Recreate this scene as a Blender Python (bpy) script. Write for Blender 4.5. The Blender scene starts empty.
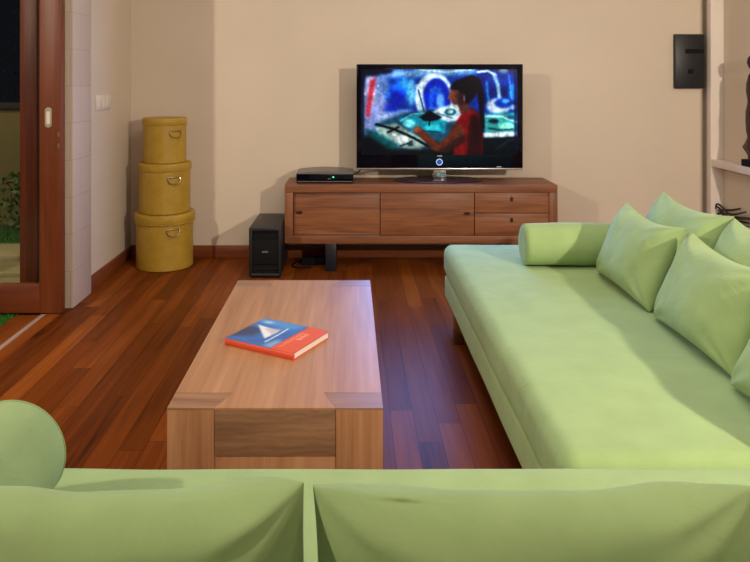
import bpy, bmesh, math, random
import numpy as np
from mathutils import Vector, Matrix, noise

# ------------------------------------------------------------------ camera, world, lights, exposure
S = bpy.context.scene
COL = S.collection
F, U0, V0, H = 700.0, 350.0, 79.0, 1.30          # focal length in pixels, vanishing point, eye height
cam = bpy.data.cameras.new('camera')
cam.sensor_fit = 'HORIZONTAL'; cam.sensor_width = 36
cam.lens = 36 * F / 750
cam.shift_x = (375 - U0) / 750
cam.shift_y = -(281 - V0) / 750
cam.clip_start = 0.05
co = bpy.data.objects.new('camera', cam); COL.objects.link(co)
co.location = (0, 0, H); co.rotation_euler = (math.pi / 2, 0, 0)
S.camera = co

S.view_settings.view_transform = 'Standard'
S.view_settings.look = 'None'
S.view_settings.exposure = 0.0
S.view_settings.gamma = 1.0
S.view_settings.use_curve_mapping = False

w = bpy.data.worlds.new('night'); S.world = w; w.use_nodes = True
w.node_tree.nodes['Background'].inputs[0].default_value = (0.030, 0.035, 0.045, 1)
w.node_tree.nodes['Background'].inputs[1].default_value = 0.15

def point(name, loc, watts, col, r):
    l = bpy.data.lights.new(name, 'POINT'); l.energy = watts; l.color = col; l.shadow_soft_size = r
    o = bpy.data.objects.new(name, l); COL.objects.link(o); o.location = loc
    return o

def area(name, loc, rot, sx, sy, watts, col, spread=math.pi):
    l = bpy.data.lights.new(name, 'AREA'); l.shape = 'RECTANGLE'; l.size = sx; l.size_y = sy
    l.energy = watts; l.color = col; l.spread = spread
    o = bpy.data.objects.new(name, l); COL.objects.link(o); o.location = loc; o.rotation_euler = rot
    return o

def spot(name, loc, aim, watts, col, r, deg, blend=0.8):
    l = bpy.data.lights.new(name, 'SPOT'); l.energy = watts; l.color = col; l.shadow_soft_size = r
    l.spot_size = math.radians(deg); l.spot_blend = blend
    o = bpy.data.objects.new(name, l); COL.objects.link(o); o.location = loc
    o.rotation_euler = (Vector(aim) - Vector(loc)).to_track_quat('-Z', 'Y').to_euler()
    return o

spot('terrace_spotlight', (-3.27, 0.42, 2.68), (0.2, 5.1, 0.9), 310, (1.0, 0.88, 0.71), 0.05, 150, 0.45)
spot('corner_spotlight', (2.25, 0.0, 1.95), (0.3, 5.1, 1.0), 375, (1.0, 0.87, 0.70), 0.05, 100)
area('ambient_fill_light', (0.4, 2.3, 2.76), (0, 0, 0), 1.6, 2.2, 30, (1.0, 0.89, 0.75))  # added soft panel overhead, stands in for ambient bounce in the room
area('rear_fill_light', (0.4, -1.1, 2.76), (0, 0, 0), 1.6, 1.0, 26, (1.0, 0.89, 0.75))  # added fill behind the camera, lifts the dark backs of the foreground cushions
def_garden = point('garden_fill_light', (-3.6, 5.0, 2.3), 62, (1.0, 0.88, 0.62), 0.08)  # added unseen light, brightens the garden behind the glass
area('added_television_glow', (0.62, 4.79, 1.06), (math.pi / 2, 0, math.pi), 1.02, 0.56, 40, (0.16, 0.36, 1.0))  # added blue area light before the screen, strengthens its weak glow
bpy.data.objects['added_television_glow'].rotation_euler = (-math.pi / 2, 0, 0)

# ------------------------------------------------------------------ materials
def lin(c):
    return tuple(((x / 255) / 12.92 if x / 255 <= 0.04045 else ((x / 255 + 0.055) / 1.055) ** 2.4) for x in c) + (1,)

def new_mat(name):
    m = bpy.data.materials.new(name); m.use_nodes = True
    nt = m.node_tree
    return m, nt, nt.nodes['Principled BSDF']

def N(nt, t, **kw):
    n = nt.nodes.new(t)
    for k, v in kw.items(): setattr(n, k, v)
    return n

def ramp(nt, stops):
    r = N(nt, 'ShaderNodeValToRGB')
    el = r.color_ramp.elements
    while len(el) < len(stops): el.new(0.5)
    for e, (p, c) in zip(el, stops): e.position = p; e.color = c
    return r

def coords(nt, scale=(1, 1, 1), rot=(0, 0, 0)):
    tc = N(nt, 'ShaderNodeTexCoord'); mp = N(nt, 'ShaderNodeMapping')
    mp.inputs['Scale'].default_value = scale; mp.inputs['Rotation'].default_value = rot
    nt.links.new(tc.outputs['Object'], mp.inputs['Vector'])
    return mp.outputs['Vector']

def bump(nt, b, height, strength, dist=0.002):
    n = N(nt, 'ShaderNodeBump'); n.inputs['Strength'].default_value = strength; n.inputs['Distance'].default_value = dist
    nt.links.new(height, n.inputs['Height']); nt.links.new(n.outputs['Normal'], b.inputs['Normal'])

def plain(name, col, rough=0.5, metal=0.0, spec=0.5, var=0.06, scale=12):
    m, nt, b = new_mat(name)
    c = lin(col)
    no = N(nt, 'ShaderNodeTexNoise'); no.inputs['Scale'].default_value = scale; no.inputs['Detail'].default_value = 4
    nt.links.new(coords(nt), no.inputs['Vector'])
    lo = tuple(x * (1 - var) for x in c[:3]) + (1,); hi = tuple(min(1, x * (1 + var)) for x in c[:3]) + (1,)
    r = ramp(nt, [(0.3, lo), (0.7, hi)])
    nt.links.new(no.outputs['Fac'], r.inputs[0]); nt.links.new(r.outputs[0], b.inputs['Base Color'])
    b.inputs['Roughness'].default_value = rough; b.inputs['Metallic'].default_value = metal
    b.inputs['Specular IOR Level'].default_value = spec
    return m

def wood(name, cols, axis, rough=0.45, fine=1.0, rings=False, spec=0.4, seed=0.0):
    """grain runs along axis (0 x, 1 y, 2 z); cols dark -> light"""
    m, nt, b = new_mat(name)
    sc = [9 * fine] * 3; sc[axis] = 0.9 * fine
    sc2 = [70 * fine] * 3; sc2[axis] = 2.2 * fine
    tc = N(nt, 'ShaderNodeTexCoord')
    def mapped(s):
        mp = N(nt, 'ShaderNodeMapping'); mp.inputs['Scale'].default_value = s; mp.inputs['Location'].default_value = (seed, seed * 1.7, seed * .6)
        nt.links.new(tc.outputs['Object'], mp.inputs['Vector']); return mp.outputs['Vector']
    n1 = N(nt, 'ShaderNodeTexNoise'); n1.inputs['Scale'].default_value = 1; n1.inputs['Detail'].default_value = 5; n1.inputs['Distortion'].default_value = 1.2
    n2 = N(nt, 'ShaderNodeTexNoise'); n2.inputs['Scale'].default_value = 1; n2.inputs['Detail'].default_value = 3; n2.inputs['Distortion'].default_value = 0.4
    nt.links.new(mapped(sc), n1.inputs['Vector']); nt.links.new(mapped(sc2), n2.inputs['Vector'])
    src = n1.outputs['Fac']
    if rings:
        wv = N(nt, 'ShaderNodeTexWave', wave_type='RINGS', rings_direction='X')
        wv.inputs['Scale'].default_value = 9; wv.inputs['Distortion'].default_value = 9; wv.inputs['Detail'].default_value = 3; wv.inputs['Detail Scale'].default_value = 1.2
        nt.links.new(mapped((1.0, 1.0, 2.2)), wv.inputs['Vector'])
        mx0 = N(nt, 'ShaderNodeMix'); mx0.inputs[0].default_value = 0.16
        nt.links.new(n1.outputs['Fac'], mx0.inputs[2]); nt.links.new(wv.outputs['Fac'], mx0.inputs[3]); src = mx0.outputs[0]
    mx = N(nt, 'ShaderNodeMix'); mx.inputs[0].default_value = 0.38
    nt.links.new(src, mx.inputs[2]); nt.links.new(n2.outputs['Fac'], mx.inputs[3])
    k = len(cols) - 1
    r = ramp(nt, [(0.3 + 0.4 * i / k, lin(c)) for i, c in enumerate(cols)])
    nt.links.new(mx.outputs[0], r.inputs[0]); nt.links.new(r.outputs[0], b.inputs['Base Color'])
    b.inputs['Roughness'].default_value = rough; b.inputs['Specular IOR Level'].default_value = spec
    bump(nt, b, n2.outputs['Fac'], 0.12)
    return m

def fabric(name, col):
    m, nt, b = new_mat(name)
    c = lin(col)
    n1 = N(nt, 'ShaderNodeTexNoise'); n1.inputs['Scale'].default_value = 9; n1.inputs['Detail'].default_value = 6
    nt.links.new(coords(nt), n1.inputs['Vector'])
    r = ramp(nt, [(0.3, tuple(x * .93 for x in c[:3]) + (1,)), (0.7, tuple(x * 1.05 for x in c[:3]) + (1,))])
    nt.links.new(n1.outputs['Fac'], r.inputs[0]); nt.links.new(r.outputs[0], b.inputs['Base Color'])
    b.inputs['Roughness'].default_value = 0.9; b.inputs['Specular IOR Level'].default_value = 0.15
    b.inputs['Sheen Weight'].default_value = 0.12
    n2 = N(nt, 'ShaderNodeTexNoise'); n2.inputs['Scale'].default_value = 1; n2.inputs['Detail'].default_value = 2
    nt.links.new(coords(nt, (420, 420, 420)), n2.inputs['Vector'])
    n3 = N(nt, 'ShaderNodeTexNoise'); n3.inputs['Scale'].default_value = 7; n3.inputs['Detail'].default_value = 3; n3.inputs['Distortion'].default_value = 1.5
    nt.links.new(coords(nt, (1, 1, 1)), n3.inputs['Vector'])
    b1 = N(nt, 'ShaderNodeBump'); b1.inputs['Strength'].default_value = 0.25; b1.inputs['Distance'].default_value = 0.02
    nt.links.new(n3.outputs['Fac'], b1.inputs['Height'])
    b2 = N(nt, 'ShaderNodeBump'); b2.inputs['Strength'].default_value = 0.15; b2.inputs['Distance'].default_value = 0.001
    nt.links.new(n2.outputs['Fac'], b2.inputs['Height']); nt.links.new(b1.outputs['Normal'], b2.inputs['Normal'])
    nt.links.new(b2.outputs['Normal'], b.inputs['Normal'])
    return m

def plaster(name, col):
    m, nt, b = new_mat(name)
    c = lin(col)
    n1 = N(nt, 'ShaderNodeTexNoise'); n1.inputs['Scale'].default_value = 1.6; n1.inputs['Detail'].default_value = 6
    nt.links.new(coords(nt), n1.inputs['Vector'])
    r = ramp(nt, [(0.25, tuple(x * .95 for x in c[:3]) + (1,)), (0.75, tuple(min(1, x * 1.03) for x in c[:3]) + (1,))])
    nt.links.new(n1.outputs['Fac'], r.inputs[0]); nt.links.new(r.outputs[0], b.inputs['Base Color'])
    b.inputs['Roughness'].default_value = 0.85; b.inputs['Specular IOR Level'].default_value = 0.2
    n2 = N(nt, 'ShaderNodeTexNoise'); n2.inputs['Scale'].default_value = 90; n2.inputs['Detail'].default_value = 3
    nt.links.new(coords(nt), n2.inputs['Vector']); bump(nt, b, n2.outputs['Fac'], 0.08)
    return m

def floor_mat():
    m, nt, b = new_mat('polished_plank_floor')
    tc = N(nt, 'ShaderNodeTexCoord'); sep = N(nt, 'ShaderNodeSeparateXYZ')
    nt.links.new(tc.outputs['Object'], sep.inputs[0])
    def math_(op, a, bb=None):
        n = N(nt, 'ShaderNodeMath', operation=op)
        for i, v in enumerate((a, bb)):
            if v is None: continue
            if isinstance(v, (int, float)): n.inputs[i].default_value = v
            else: nt.links.new(v, n.inputs[i])
        return n.outputs[0]
    xr = math_('DIVIDE', math_('ADD', sep.outputs['X'], 0.02), 0.088)
    row = math_('FLOOR', xr)
    wn = N(nt, 'ShaderNodeTexWhiteNoise', noise_dimensions='1D'); nt.links.new(row, wn.inputs['W'])
    yy = math_('ADD', math_('DIVIDE', sep.outputs['Y'], 1.35), math_('MULTIPLY', wn.outputs['Value'], 9.0))
    col = math_('FLOOR', yy)
    cmb = N(nt, 'ShaderNodeCombineXYZ'); nt.links.new(row, cmb.inputs[0]); nt.links.new(col, cmb.inputs[1])
    w2 = N(nt, 'ShaderNodeTexWhiteNoise', noise_dimensions='2D'); nt.links.new(cmb.outputs[0], w2.inputs['Vector'])
    # grain, shifted per plank
    add = N(nt, 'ShaderNodeVectorMath', operation='ADD')
    mulv = N(nt, 'ShaderNodeVectorMath', operation='SCALE'); mulv.inputs['Scale'].default_value = 13.0
    nt.links.new(w2.outputs['Color'], mulv.inputs[0])
    mp = N(nt, 'ShaderNodeMapping'); mp.inputs['Scale'].default_value = (34, 1.6, 1)
    nt.links.new(tc.outputs['Object'], mp.inputs['Vector'])
    nt.links.new(mp.outputs['Vector'], add.inputs[0]); nt.links.new(mulv.outputs[0], add.inputs[1])
    gn = N(nt, 'ShaderNodeTexNoise'); gn.inputs['Scale'].default_value = 1; gn.inputs['Detail'].default_value = 5; gn.inputs['Distortion'].default_value = 0.8
    nt.links.new(add.outputs[0], gn.inputs['Vector'])
    v = math_('ADD', math_('MULTIPLY', w2.outputs['Value'], 0.42), math_('MULTIPLY', gn.outputs['Fac'], 0.62))
    r = ramp(nt, FLOOR_COLS)
    nt.links.new(v, r.inputs[0])
    fx = math_('FRACT', xr); fy = math_('FRACT', yy)
    ex = math_('MINIMUM', fx, math_('SUBTRACT', 1.0, fx)); ey = math_('MINIMUM', fy, math_('SUBTRACT', 1.0, fy))
    gap = math_('MINIMUM', math_('DIVIDE', ex, 0.02), math_('DIVIDE', ey, 0.0014))
    gap = math_('MINIMUM', gap, 1.0)
    mx = N(nt, 'ShaderNodeMix', data_type='RGBA')
    nt.links.new(gap, mx.inputs[0]); mx.inputs[6].default_value = lin((34, 13, 6)); nt.links.new(r.outputs[0], mx.inputs[7])
    nt.links.new(mx.outputs[2], b.inputs['Base Color'])
    b.inputs['Roughness'].default_value = 0.36; b.inputs['Specular IOR Level'].default_value = 0.035
    bump(nt, b, gn.outputs['Fac'], 0.05)
    return m
FLOOR_COLS = [(0.16, lin((54, 25, 8))), (0.30, lin((98, 46, 14))), (0.55, lin((122, 60, 19))), (0.75, lin((142, 74, 25))), (0.92, lin((166, 96, 40)))]

def picture(name, attr, emit=0.0, rough=0.3):
    m, nt, b = new_mat(name)
    a = N(nt, 'ShaderNodeVertexColor'); a.layer_name = attr
    if emit:
        b.inputs['Base Color'].default_value = (0.005, 0.005, 0.008, 1)
        nt.links.new(a.outputs['Color'], b.inputs['Emission Color']); b.inputs['Emission Strength'].default_value = emit
    else:
        nt.links.new(a.outputs['Color'], b.inputs['Base Color'])
    b.inputs['Roughness'].default_value = rough
    if emit: b.inputs['Specular IOR Level'].default_value = 0.12
    return m

def glass_mat():
    m = bpy.data.materials.new('window_glass'); m.use_nodes = True
    nt = m.node_tree; nt.nodes.clear()
    out = N(nt, 'ShaderNodeOutputMaterial'); tr = N(nt, 'ShaderNodeBsdfTransparent'); gl = N(nt, 'ShaderNodeBsdfGlossy')
    tr.inputs[0].default_value = (0.975, 0.985, 0.97, 1); gl.inputs['Roughness'].default_value = 0.02
    lw = N(nt, 'ShaderNodeLayerWeight'); pw = N(nt, 'ShaderNodeMath', operation='POWER'); pw.inputs[1].default_value = 5
    ml = N(nt, 'ShaderNodeMath', operation='MULTIPLY_ADD'); ml.inputs[1].default_value = 0.95; ml.inputs[2].default_value = 0.045
    mx = N(nt, 'ShaderNodeMixShader')
    nt.links.new(lw.outputs['Facing'], pw.inputs[0]); nt.links.new(pw.outputs[0], ml.inputs[0]); nt.links.new(ml.outputs[0], mx.inputs[0])
    nt.links.new(tr.outputs[0], mx.inputs[1]); nt.links.new(gl.outputs[0], mx.inputs[2])
    nt.links.new(mx.outputs[0], out.inputs[0])
    return m

def emissive(name, col, s):
    m, nt, b = new_mat(name)
    b.inputs['Base Color'].default_value = lin(col); b.inputs['Emission Color'].default_value = lin(col); b.inputs['Emission Strength'].default_value = s
    return m

def woven():
    m, nt, b = new_mat('woven_rattan')
    # herringbone strips: diagonal waves switching direction across alternating bands
    tc = N(nt, 'ShaderNodeTexCoord'); sep = N(nt, 'ShaderNodeSeparateXYZ'); nt.links.new(tc.outputs['Object'], sep.inputs[0])
    at = N(nt, 'ShaderNodeMath', operation='ARCTAN2'); nt.links.new(sep.outputs['Y'], at.inputs[0]); nt.links.new(sep.outputs['X'], at.inputs[1])
    ms = N(nt, 'ShaderNodeMath', operation='MULTIPLY'); ms.inputs[1].default_value = 0.2; nt.links.new(at.outputs[0], ms.inputs[0])
    pp = N(nt, 'ShaderNodeMath', operation='PINGPONG'); pp.inputs[1].default_value = 0.035; nt.links.new(ms.outputs[0], pp.inputs[0])
    ad = N(nt, 'ShaderNodeMath', operation='ADD'); nt.links.new(pp.outputs[0], ad.inputs[0]); nt.links.new(sep.outputs['Z'], ad.inputs[1])
    cb = N(nt, 'ShaderNodeCombineXYZ'); nt.links.new(ad.outputs[0], cb.inputs[0])
    wv = N(nt, 'ShaderNodeTexWave', wave_type='BANDS', bands_direction='X'); wv.inputs['Scale'].default_value = 26; wv.inputs['Distortion'].default_value = 0
    nt.links.new(cb.outputs[0], wv.inputs['Vector'])
    no = N(nt, 'ShaderNodeTexNoise'); no.inputs['Scale'].default_value = 14; no.inputs['Detail'].default_value = 5; nt.links.new(coords(nt), no.inputs['Vector'])
    mx = N(nt, 'ShaderNodeMix'); mx.inputs[0].default_value = 0.42; nt.links.new(wv.outputs['Fac'], mx.inputs[2]); nt.links.new(no.outputs['Fac'], mx.inputs[3])
    r = ramp(nt, [(0.15, lin((150, 116, 28))), (0.5, lin((186, 148, 44))), (0.85, lin((206, 170, 66)))])
    nt.links.new(mx.outputs[0], r.inputs[0]); nt.links.new(r.outputs[0], b.inputs['Base Color'])
    b.inputs['Roughness'].default_value = 0.5
    bump(nt, b, wv.outputs['Fac'], 0.25)
    return m

def tile_mat():
    m, nt, b = new_mat('pale_stone_tiles')
    br = N(nt, 'ShaderNodeTexBrick'); br.offset = 0.5
    br.inputs['Color1'].default_value = lin((204, 186, 168)); br.inputs['Color2'].default_value = lin((196, 176, 158)); br.inputs['Mortar'].default_value = lin((178, 160, 142))
    br.inputs['Scale'].default_value = 1; br.inputs['Mortar Size'].default_value = 0.002
    br.inputs['Brick Width'].default_value = 0.28; br.inputs['Row Height'].default_value = 0.21
    sep = N(nt, 'ShaderNodeSeparateXYZ'); tc = N(nt, 'ShaderNodeTexCoord'); nt.links.new(tc.outputs['Object'], sep.inputs[0])
    ad = N(nt, 'ShaderNodeMath', operation='ADD'); nt.links.new(sep.outputs['X'], ad.inputs[0]); nt.links.new(sep.outputs['Y'], ad.inputs[1])
    cb = N(nt, 'ShaderNodeCombineXYZ'); nt.links.new(ad.outputs[0], cb.inputs[0]); nt.links.new(sep.outputs['Z'], cb.inputs[1])
    nt.links.new(cb.outputs[0], br.inputs['Vector']); nt.links.new(br.outputs['Color'], b.inputs['Base Color'])
    b.inputs['Roughness'].default_value = 0.6
    return m

WALL = plaster('beige_wall_paint', (216, 200, 181))
WALLW = plaster('white_shelf_paint', (234, 222, 212))
CEIL = plaster('white_ceiling_paint', (225, 220, 210))
FLOOR = floor_mat()
BASE = wood('red_brown_skirting', [(96, 48, 24), (126, 66, 34), (146, 82, 44)], 1)
BASEX = wood('red_brown_skirting_along', [(96, 48, 24), (126, 66, 34), (146, 82, 44)], 0)
DOORV = wood('door_wood_upright', [(88, 40, 18), (112, 53, 25), (130, 68, 34)], 2)
DOORH = wood('door_wood_rail', [(88, 40, 18), (112, 53, 25), (130, 68, 34)], 0)
DARKW = wood('dark_frame_wood', [(84, 34, 20), (106, 46, 26), (124, 60, 36)], 2)
TILE = tile_mat(); GLASS = glass_mat()
CAB = wood('cabinet_wood', [(98, 58, 37), (132, 82, 54), (154, 102, 70)], 0, fine=1.2)
CABV = wood('cabinet_side_wood', [(98, 58, 37), (132, 82, 54), (154, 102, 70)], 2, fine=1.2)
CABD = wood('cabinet_front_wood', [(96, 56, 36), (136, 84, 54), (162, 108, 72)], 0, fine=1.6, seed=3.1)
TAB = wood('table_top_wood', [(146, 102, 70), (166, 120, 84), (184, 138, 100)], 1, fine=1.0)
TABC = wood('table_joint_wood', [(126, 90, 64), (148, 108, 80), (166, 126, 96)], 0, fine=1.4, seed=5.0)
TABV = wood('table_leg_wood', [(140, 94, 62), (166, 116, 80), (182, 134, 96)], 2, fine=1.3)
TABE = wood('table_beam_wood', [(112, 80, 58), (136, 98, 70), (156, 116, 86)], 0, fine=1.3, rings=True)
FAB = fabric('green_cotton', (152, 176, 119))
BLACK = plain('black_plastic', (26, 26, 29), 0.42)
BLACKM = plain('matt_black', (17, 17, 19), 0.8, spec=0.2)
GLOSSB = plain('gloss_black', (7, 8, 20), 0.08, spec=0.3)
BLKMET = plain('black_painted_steel', (24, 25, 33), 0.4)
GREYP = plain('satin_grey_plastic', (112, 106, 104), 0.35)
SILVER = plain('brushed_silver', (190, 180, 182), 0.3, 1.0)
CHROME = plain('polished_chrome', (205, 200, 205), 0.12, 1.0)
BRASS = plain('aged_brass', (176, 152, 104), 0.3, 0.8)
WHITEP = plain('white_plastic', (226, 214, 198), 0.4)
RATTAN = woven()
PAPER = plain('page_edges', (232, 224, 214), 0.8)
RED = plain('orange_red_cover', (214, 78, 48), 0.4)
DARKRED = wood('carved_dark_wood', [(38, 16, 12), (62, 24, 18), (84, 36, 26)], 2)
TWIG = plain('dark_twig', (42, 32, 28), 0.6)
LEGW = wood('sofa_leg_wood', [(86, 50, 24), (116, 72, 36), (140, 92, 50)], 2)
GRASS = plain('grass_blade', (62, 128, 34), 0.7, var=0.3, scale=30)
SOIL = plain('lawn_soil', (46, 62, 26), 0.9)
PAVER = plain('sandstone_slab', (176, 160, 116), 0.8, var=0.12, scale=6)
GWALL = plaster('garden_wall_render', (112, 100, 66))
COPING = plain('dark_coping', (38, 34, 28), 0.8)
LEAF = plain('shrub_leaf', (70, 92, 40), 0.6, var=0.3, scale=25)
HEDGE = plain('dark_hedge_leaf', (28, 42, 22), 0.85, var=0.3, scale=25)
LABEL = plain('pale_print', (170, 172, 185), 0.5)

# ------------------------------------------------------------------ mesh helpers
def smooth_mesh(me, deg=40):
    for p in me.polygons: p.use_smooth = True
    try: me.set_sharp_from_angle(angle=math.radians(deg))
    except Exception: pass

def obj(name, bm, mats, parent=None, loc=(0, 0, 0), smooth=True, deg=40):
    me = bpy.data.meshes.new(name)
    bmesh.ops.recalc_face_normals(bm, faces=bm.faces)
    bm.to_mesh(me); bm.free()
    for m in (mats if isinstance(mats, (list, tuple)) else [mats]): me.materials.append(m)
    if smooth: smooth_mesh(me, deg)
    o = bpy.data.objects.new(name, me); COL.objects.link(o)
    o.location = loc
    if parent: o.parent = parent
    return o

def thing(name, label, cat, loc=(0, 0, 0), group=None, rz=0):
    o = bpy.data.objects.new(name, None); COL.objects.link(o)
    o.location = loc; o.rotation_euler = (0, 0, rz); o.empty_display_size = 0.1
    o['label'] = label; o['category'] = cat
    if group: o['group'] = group
    return o

def tag(o, label, cat, group=None):
    o['label'] = label; o['category'] = cat
    if group: o['group'] = group
    return o

def struct(o, label=None, cat=None):
    o['kind'] = 'structure'
    if label: o['label'] = label
    if cat: o['category'] = cat
    return o

def merge(bm, b2, mat=0):
    for f in b2.faces: f.material_index = mat
    me = bpy.data.meshes.new('tmp'); b2.to_mesh(me); b2.free()
    bm.from_mesh(me); bpy.data.meshes.remove(me)

def box(bm, x0, x1, y0, y1, z0, z1, bev=0.0, seg=2, mat=0):
    b = bmesh.new(); bmesh.ops.create_cube(b, size=1)
    for v in b.verts:
        v.co = Vector(((x0 + x1) / 2 + v.co.x * (x1 - x0), (y0 + y1) / 2 + v.co.y * (y1 - y0), (z0 + z1) / 2 + v.co.z * (z1 - z0)))
    if bev: bmesh.ops.bevel(b, geom=b.edges[:], offset=bev, segments=seg, profile=0.5, affect='EDGES')
    merge(bm, b, mat)

def B(*a, **k):
    bm = bmesh.new(); box(bm, *a, **k); return bm

def tube(bm, pts, r, n=8, closed=False, mat=0):
    pts = [Vector(p) for p in pts]; rs = r if isinstance(r, (list, tuple)) else [r] * len(pts)
    rings = []; up = Vector((0, 0, 1)); m = len(pts); prev = None
    for i, p in enumerate(pts):
        if closed: t = pts[(i + 1) % m] - pts[i - 1]
        else: t = pts[min(i + 1, m - 1)] - pts[max(i - 1, 0)]
        t.normalize()
        if prev is None:
            a = t.cross(up)
            if a.length < 1e-3: a = t.cross(Vector((1, 0, 0)))
        else: a = prev - t * prev.dot(t)
        a.normalize(); prev = a; c = t.cross(a)
        rings.append([bm.verts.new(p + rs[i] * (math.cos(2 * math.pi * k / n) * a + math.sin(2 * math.pi * k / n) * c)) for k in range(n)])
    for i in range(m if closed else m - 1):
        A, Bq = rings[i], rings[(i + 1) % m]
        for k in range(n):
            f = bm.faces.new((A[k], A[(k + 1) % n], Bq[(k + 1) % n], Bq[k])); f.material_index = mat
    if not closed:
        for R in (rings[0], rings[-1]):
            f = bm.faces.new(R); f.material_index = mat
    return bm

def lathe(bm, prof, n=48, mat=0, axis='z', off=(0, 0, 0)):
    off = Vector(off); rings = []
    for r, z in prof:
        ring = []
        for k in range(n):
            a = 2 * math.pi * k / n; x, y = r * math.cos(a), r * math.sin(a)
            p = Vector((x, y, z)) if axis == 'z' else (Vector((z, x, y)) if axis == 'x' else Vector((x, z, y)))
            ring.append(bm.verts.new(p + off))
        rings.append(ring)
    for A, Bq in zip(rings, rings[1:]):
        for k in range(n):
            f = bm.faces.new((A[k], A[(k + 1) % n], Bq[(k + 1) % n], Bq[k])); f.material_index = mat
    for R in (rings[0], rings[-1]):
        f = bm.faces.new(R); f.material_index = mat
    return bm

def quad(bm, pts, mat=0):
    f = bm.faces.new([bm.verts.new(p) for p in pts]); f.material_index = mat
    return f

def extrude_poly(bm, pts2, z0, z1, mat=0, to=lambda x, y, z: (x, y, z)):
    a = [bm.verts.new(to(x, y, z0)) for x, y in pts2]; b = [bm.verts.new(to(x, y, z1)) for x, y in pts2]
    bm.faces.new(a).material_index = mat; bm.faces.new(b[::-1]).material_index = mat
    for i in range(len(a)):
        j = (i + 1) % len(a); bm.faces.new((a[i], a[j], b[j], b[i])).material_index = mat

def text_mesh(name, s, size, mat, parent, loc, rot, ext=0.0004):
    cu = bpy.data.curves.new(name, 'FONT'); cu.body = s; cu.size = size; cu.extrude = ext; cu.align_x = 'CENTER'; cu.align_y = 'CENTER'
    t = bpy.data.objects.new(name, cu); COL.objects.link(t)
    bpy.context.view_layer.update()
    me = bpy.data.meshes.new_from_object(t.evaluated_get(bpy.context.evaluated_depsgraph_get()))
    bpy.data.objects.remove(t); bpy.data.curves.remove(cu)
    me.name = name; me.materials.clear(); me.materials.append(mat)
    o = bpy.data.objects.new(name, me); COL.objects.link(o); o.parent = parent; o.location = loc; o.rotation_euler = rot
    return o

# picture painting: polygons in picture coordinates on a grid, softened, stored per vertex
class Paint:
    def __init__(s, x0, x1, y0, y1, nx, ny, bg):
        s.X, s.Y = np.meshgrid(np.linspace(x0, x1, nx), np.linspace(y0, y1, ny)); s.px = (x1 - x0) / (nx - 1)
        s.img = np.zeros((ny, nx, 3)); s.img[:] = bg
    def _blur(s, m, sig):
        if sig <= 0: return m
        k = max(1, int(3 * sig / s.px)); t = np.arange(-k, k + 1) * s.px; g = np.exp(-t * t / (2 * sig * sig)); g /= g.sum()
        for ax in (0, 1):
            pad = [(k, k) if a == ax else (0, 0) for a in (0, 1)]
            q = np.pad(m, pad, mode='edge'); r = np.zeros_like(m)
            for i, wt in enumerate(g):
                sl = [slice(None)] * 2; sl[ax] = slice(i, i + m.shape[ax]); r += wt * q[tuple(sl)]
            m = r
        return m
    def mask(s, m, col, sig, a=1.0):
        m = s._blur(m.astype(float), sig)[..., None] * a
        s.img = s.img * (1 - m) + np.array(col, float) * m
    def poly(s, pts, col, sig=0.7, a=1.0):
        ins = np.zeros(s.X.shape, bool); n = len(pts)
        for i in range(n):
            x1, y1 = pts[i]; x2, y2 = pts[(i + 1) % n]
            if y1 == y2: continue
            c = ((y1 > s.Y) != (y2 > s.Y)) & (s.X < (x2 - x1) * (s.Y - y1) / (y2 - y1) + x1)
            ins ^= c
        s.mask(ins, col, sig, a)
    def ell(s, cx, cy, rx, ry, col, sig=1.0, a=1.0, inner=0.0):
        d = ((s.X - cx) / rx) ** 2 + ((s.Y - cy) / ry) ** 2
        s.mask((d < 1) & (d >= inner), col, sig, a)
    def line(s, pts, wd, col, sig=0.5, a=1.0):
        m = np.zeros(s.X.shape, bool)
        for (x1, y1), (x2, y2) in zip(pts, pts[1:]):
            L = max((x2 - x1) ** 2 + (y2 - y1) ** 2, 1e-9)
            t = np.clip(((s.X - x1) * (x2 - x1) + (s.Y - y1) * (y2 - y1)) / L, 0, 1)
            m |= (s.X - x1 - t * (x2 - x1)) ** 2 + (s.Y - y1 - t * (y2 - y1)) ** 2 < (wd / 2) ** 2
        s.mask(m, col, sig, a)
    def mesh(s, name, fn, attr):
        ny, nx = s.X.shape
        vs = [fn(i / (nx - 1), j / (ny - 1)) for j in range(ny) for i in range(nx)]
        fs = [(j * nx + i, j * nx + i + 1, (j + 1) * nx + i + 1, (j + 1) * nx + i) for j in range(ny - 1) for i in range(nx - 1)]
        me = bpy.data.meshes.new(name); me.from_pydata(vs, [], fs)
        a = me.color_attributes.new(attr, 'FLOAT_COLOR', 'POINT')
        c = np.clip(s.img, 0, 255).reshape(-1, 3) / 255
        c = np.where(c <= 0.04045, c / 12.92, ((c + 0.055) / 1.055) ** 2.4)
        a.data.foreach_set('color', np.concatenate([c, np.ones((len(c), 1))], 1).ravel())
        return me

def at(u, v, y):
    return Vector(((u - U0) * y / F, y, H - (v - V0) * y / F))

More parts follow.
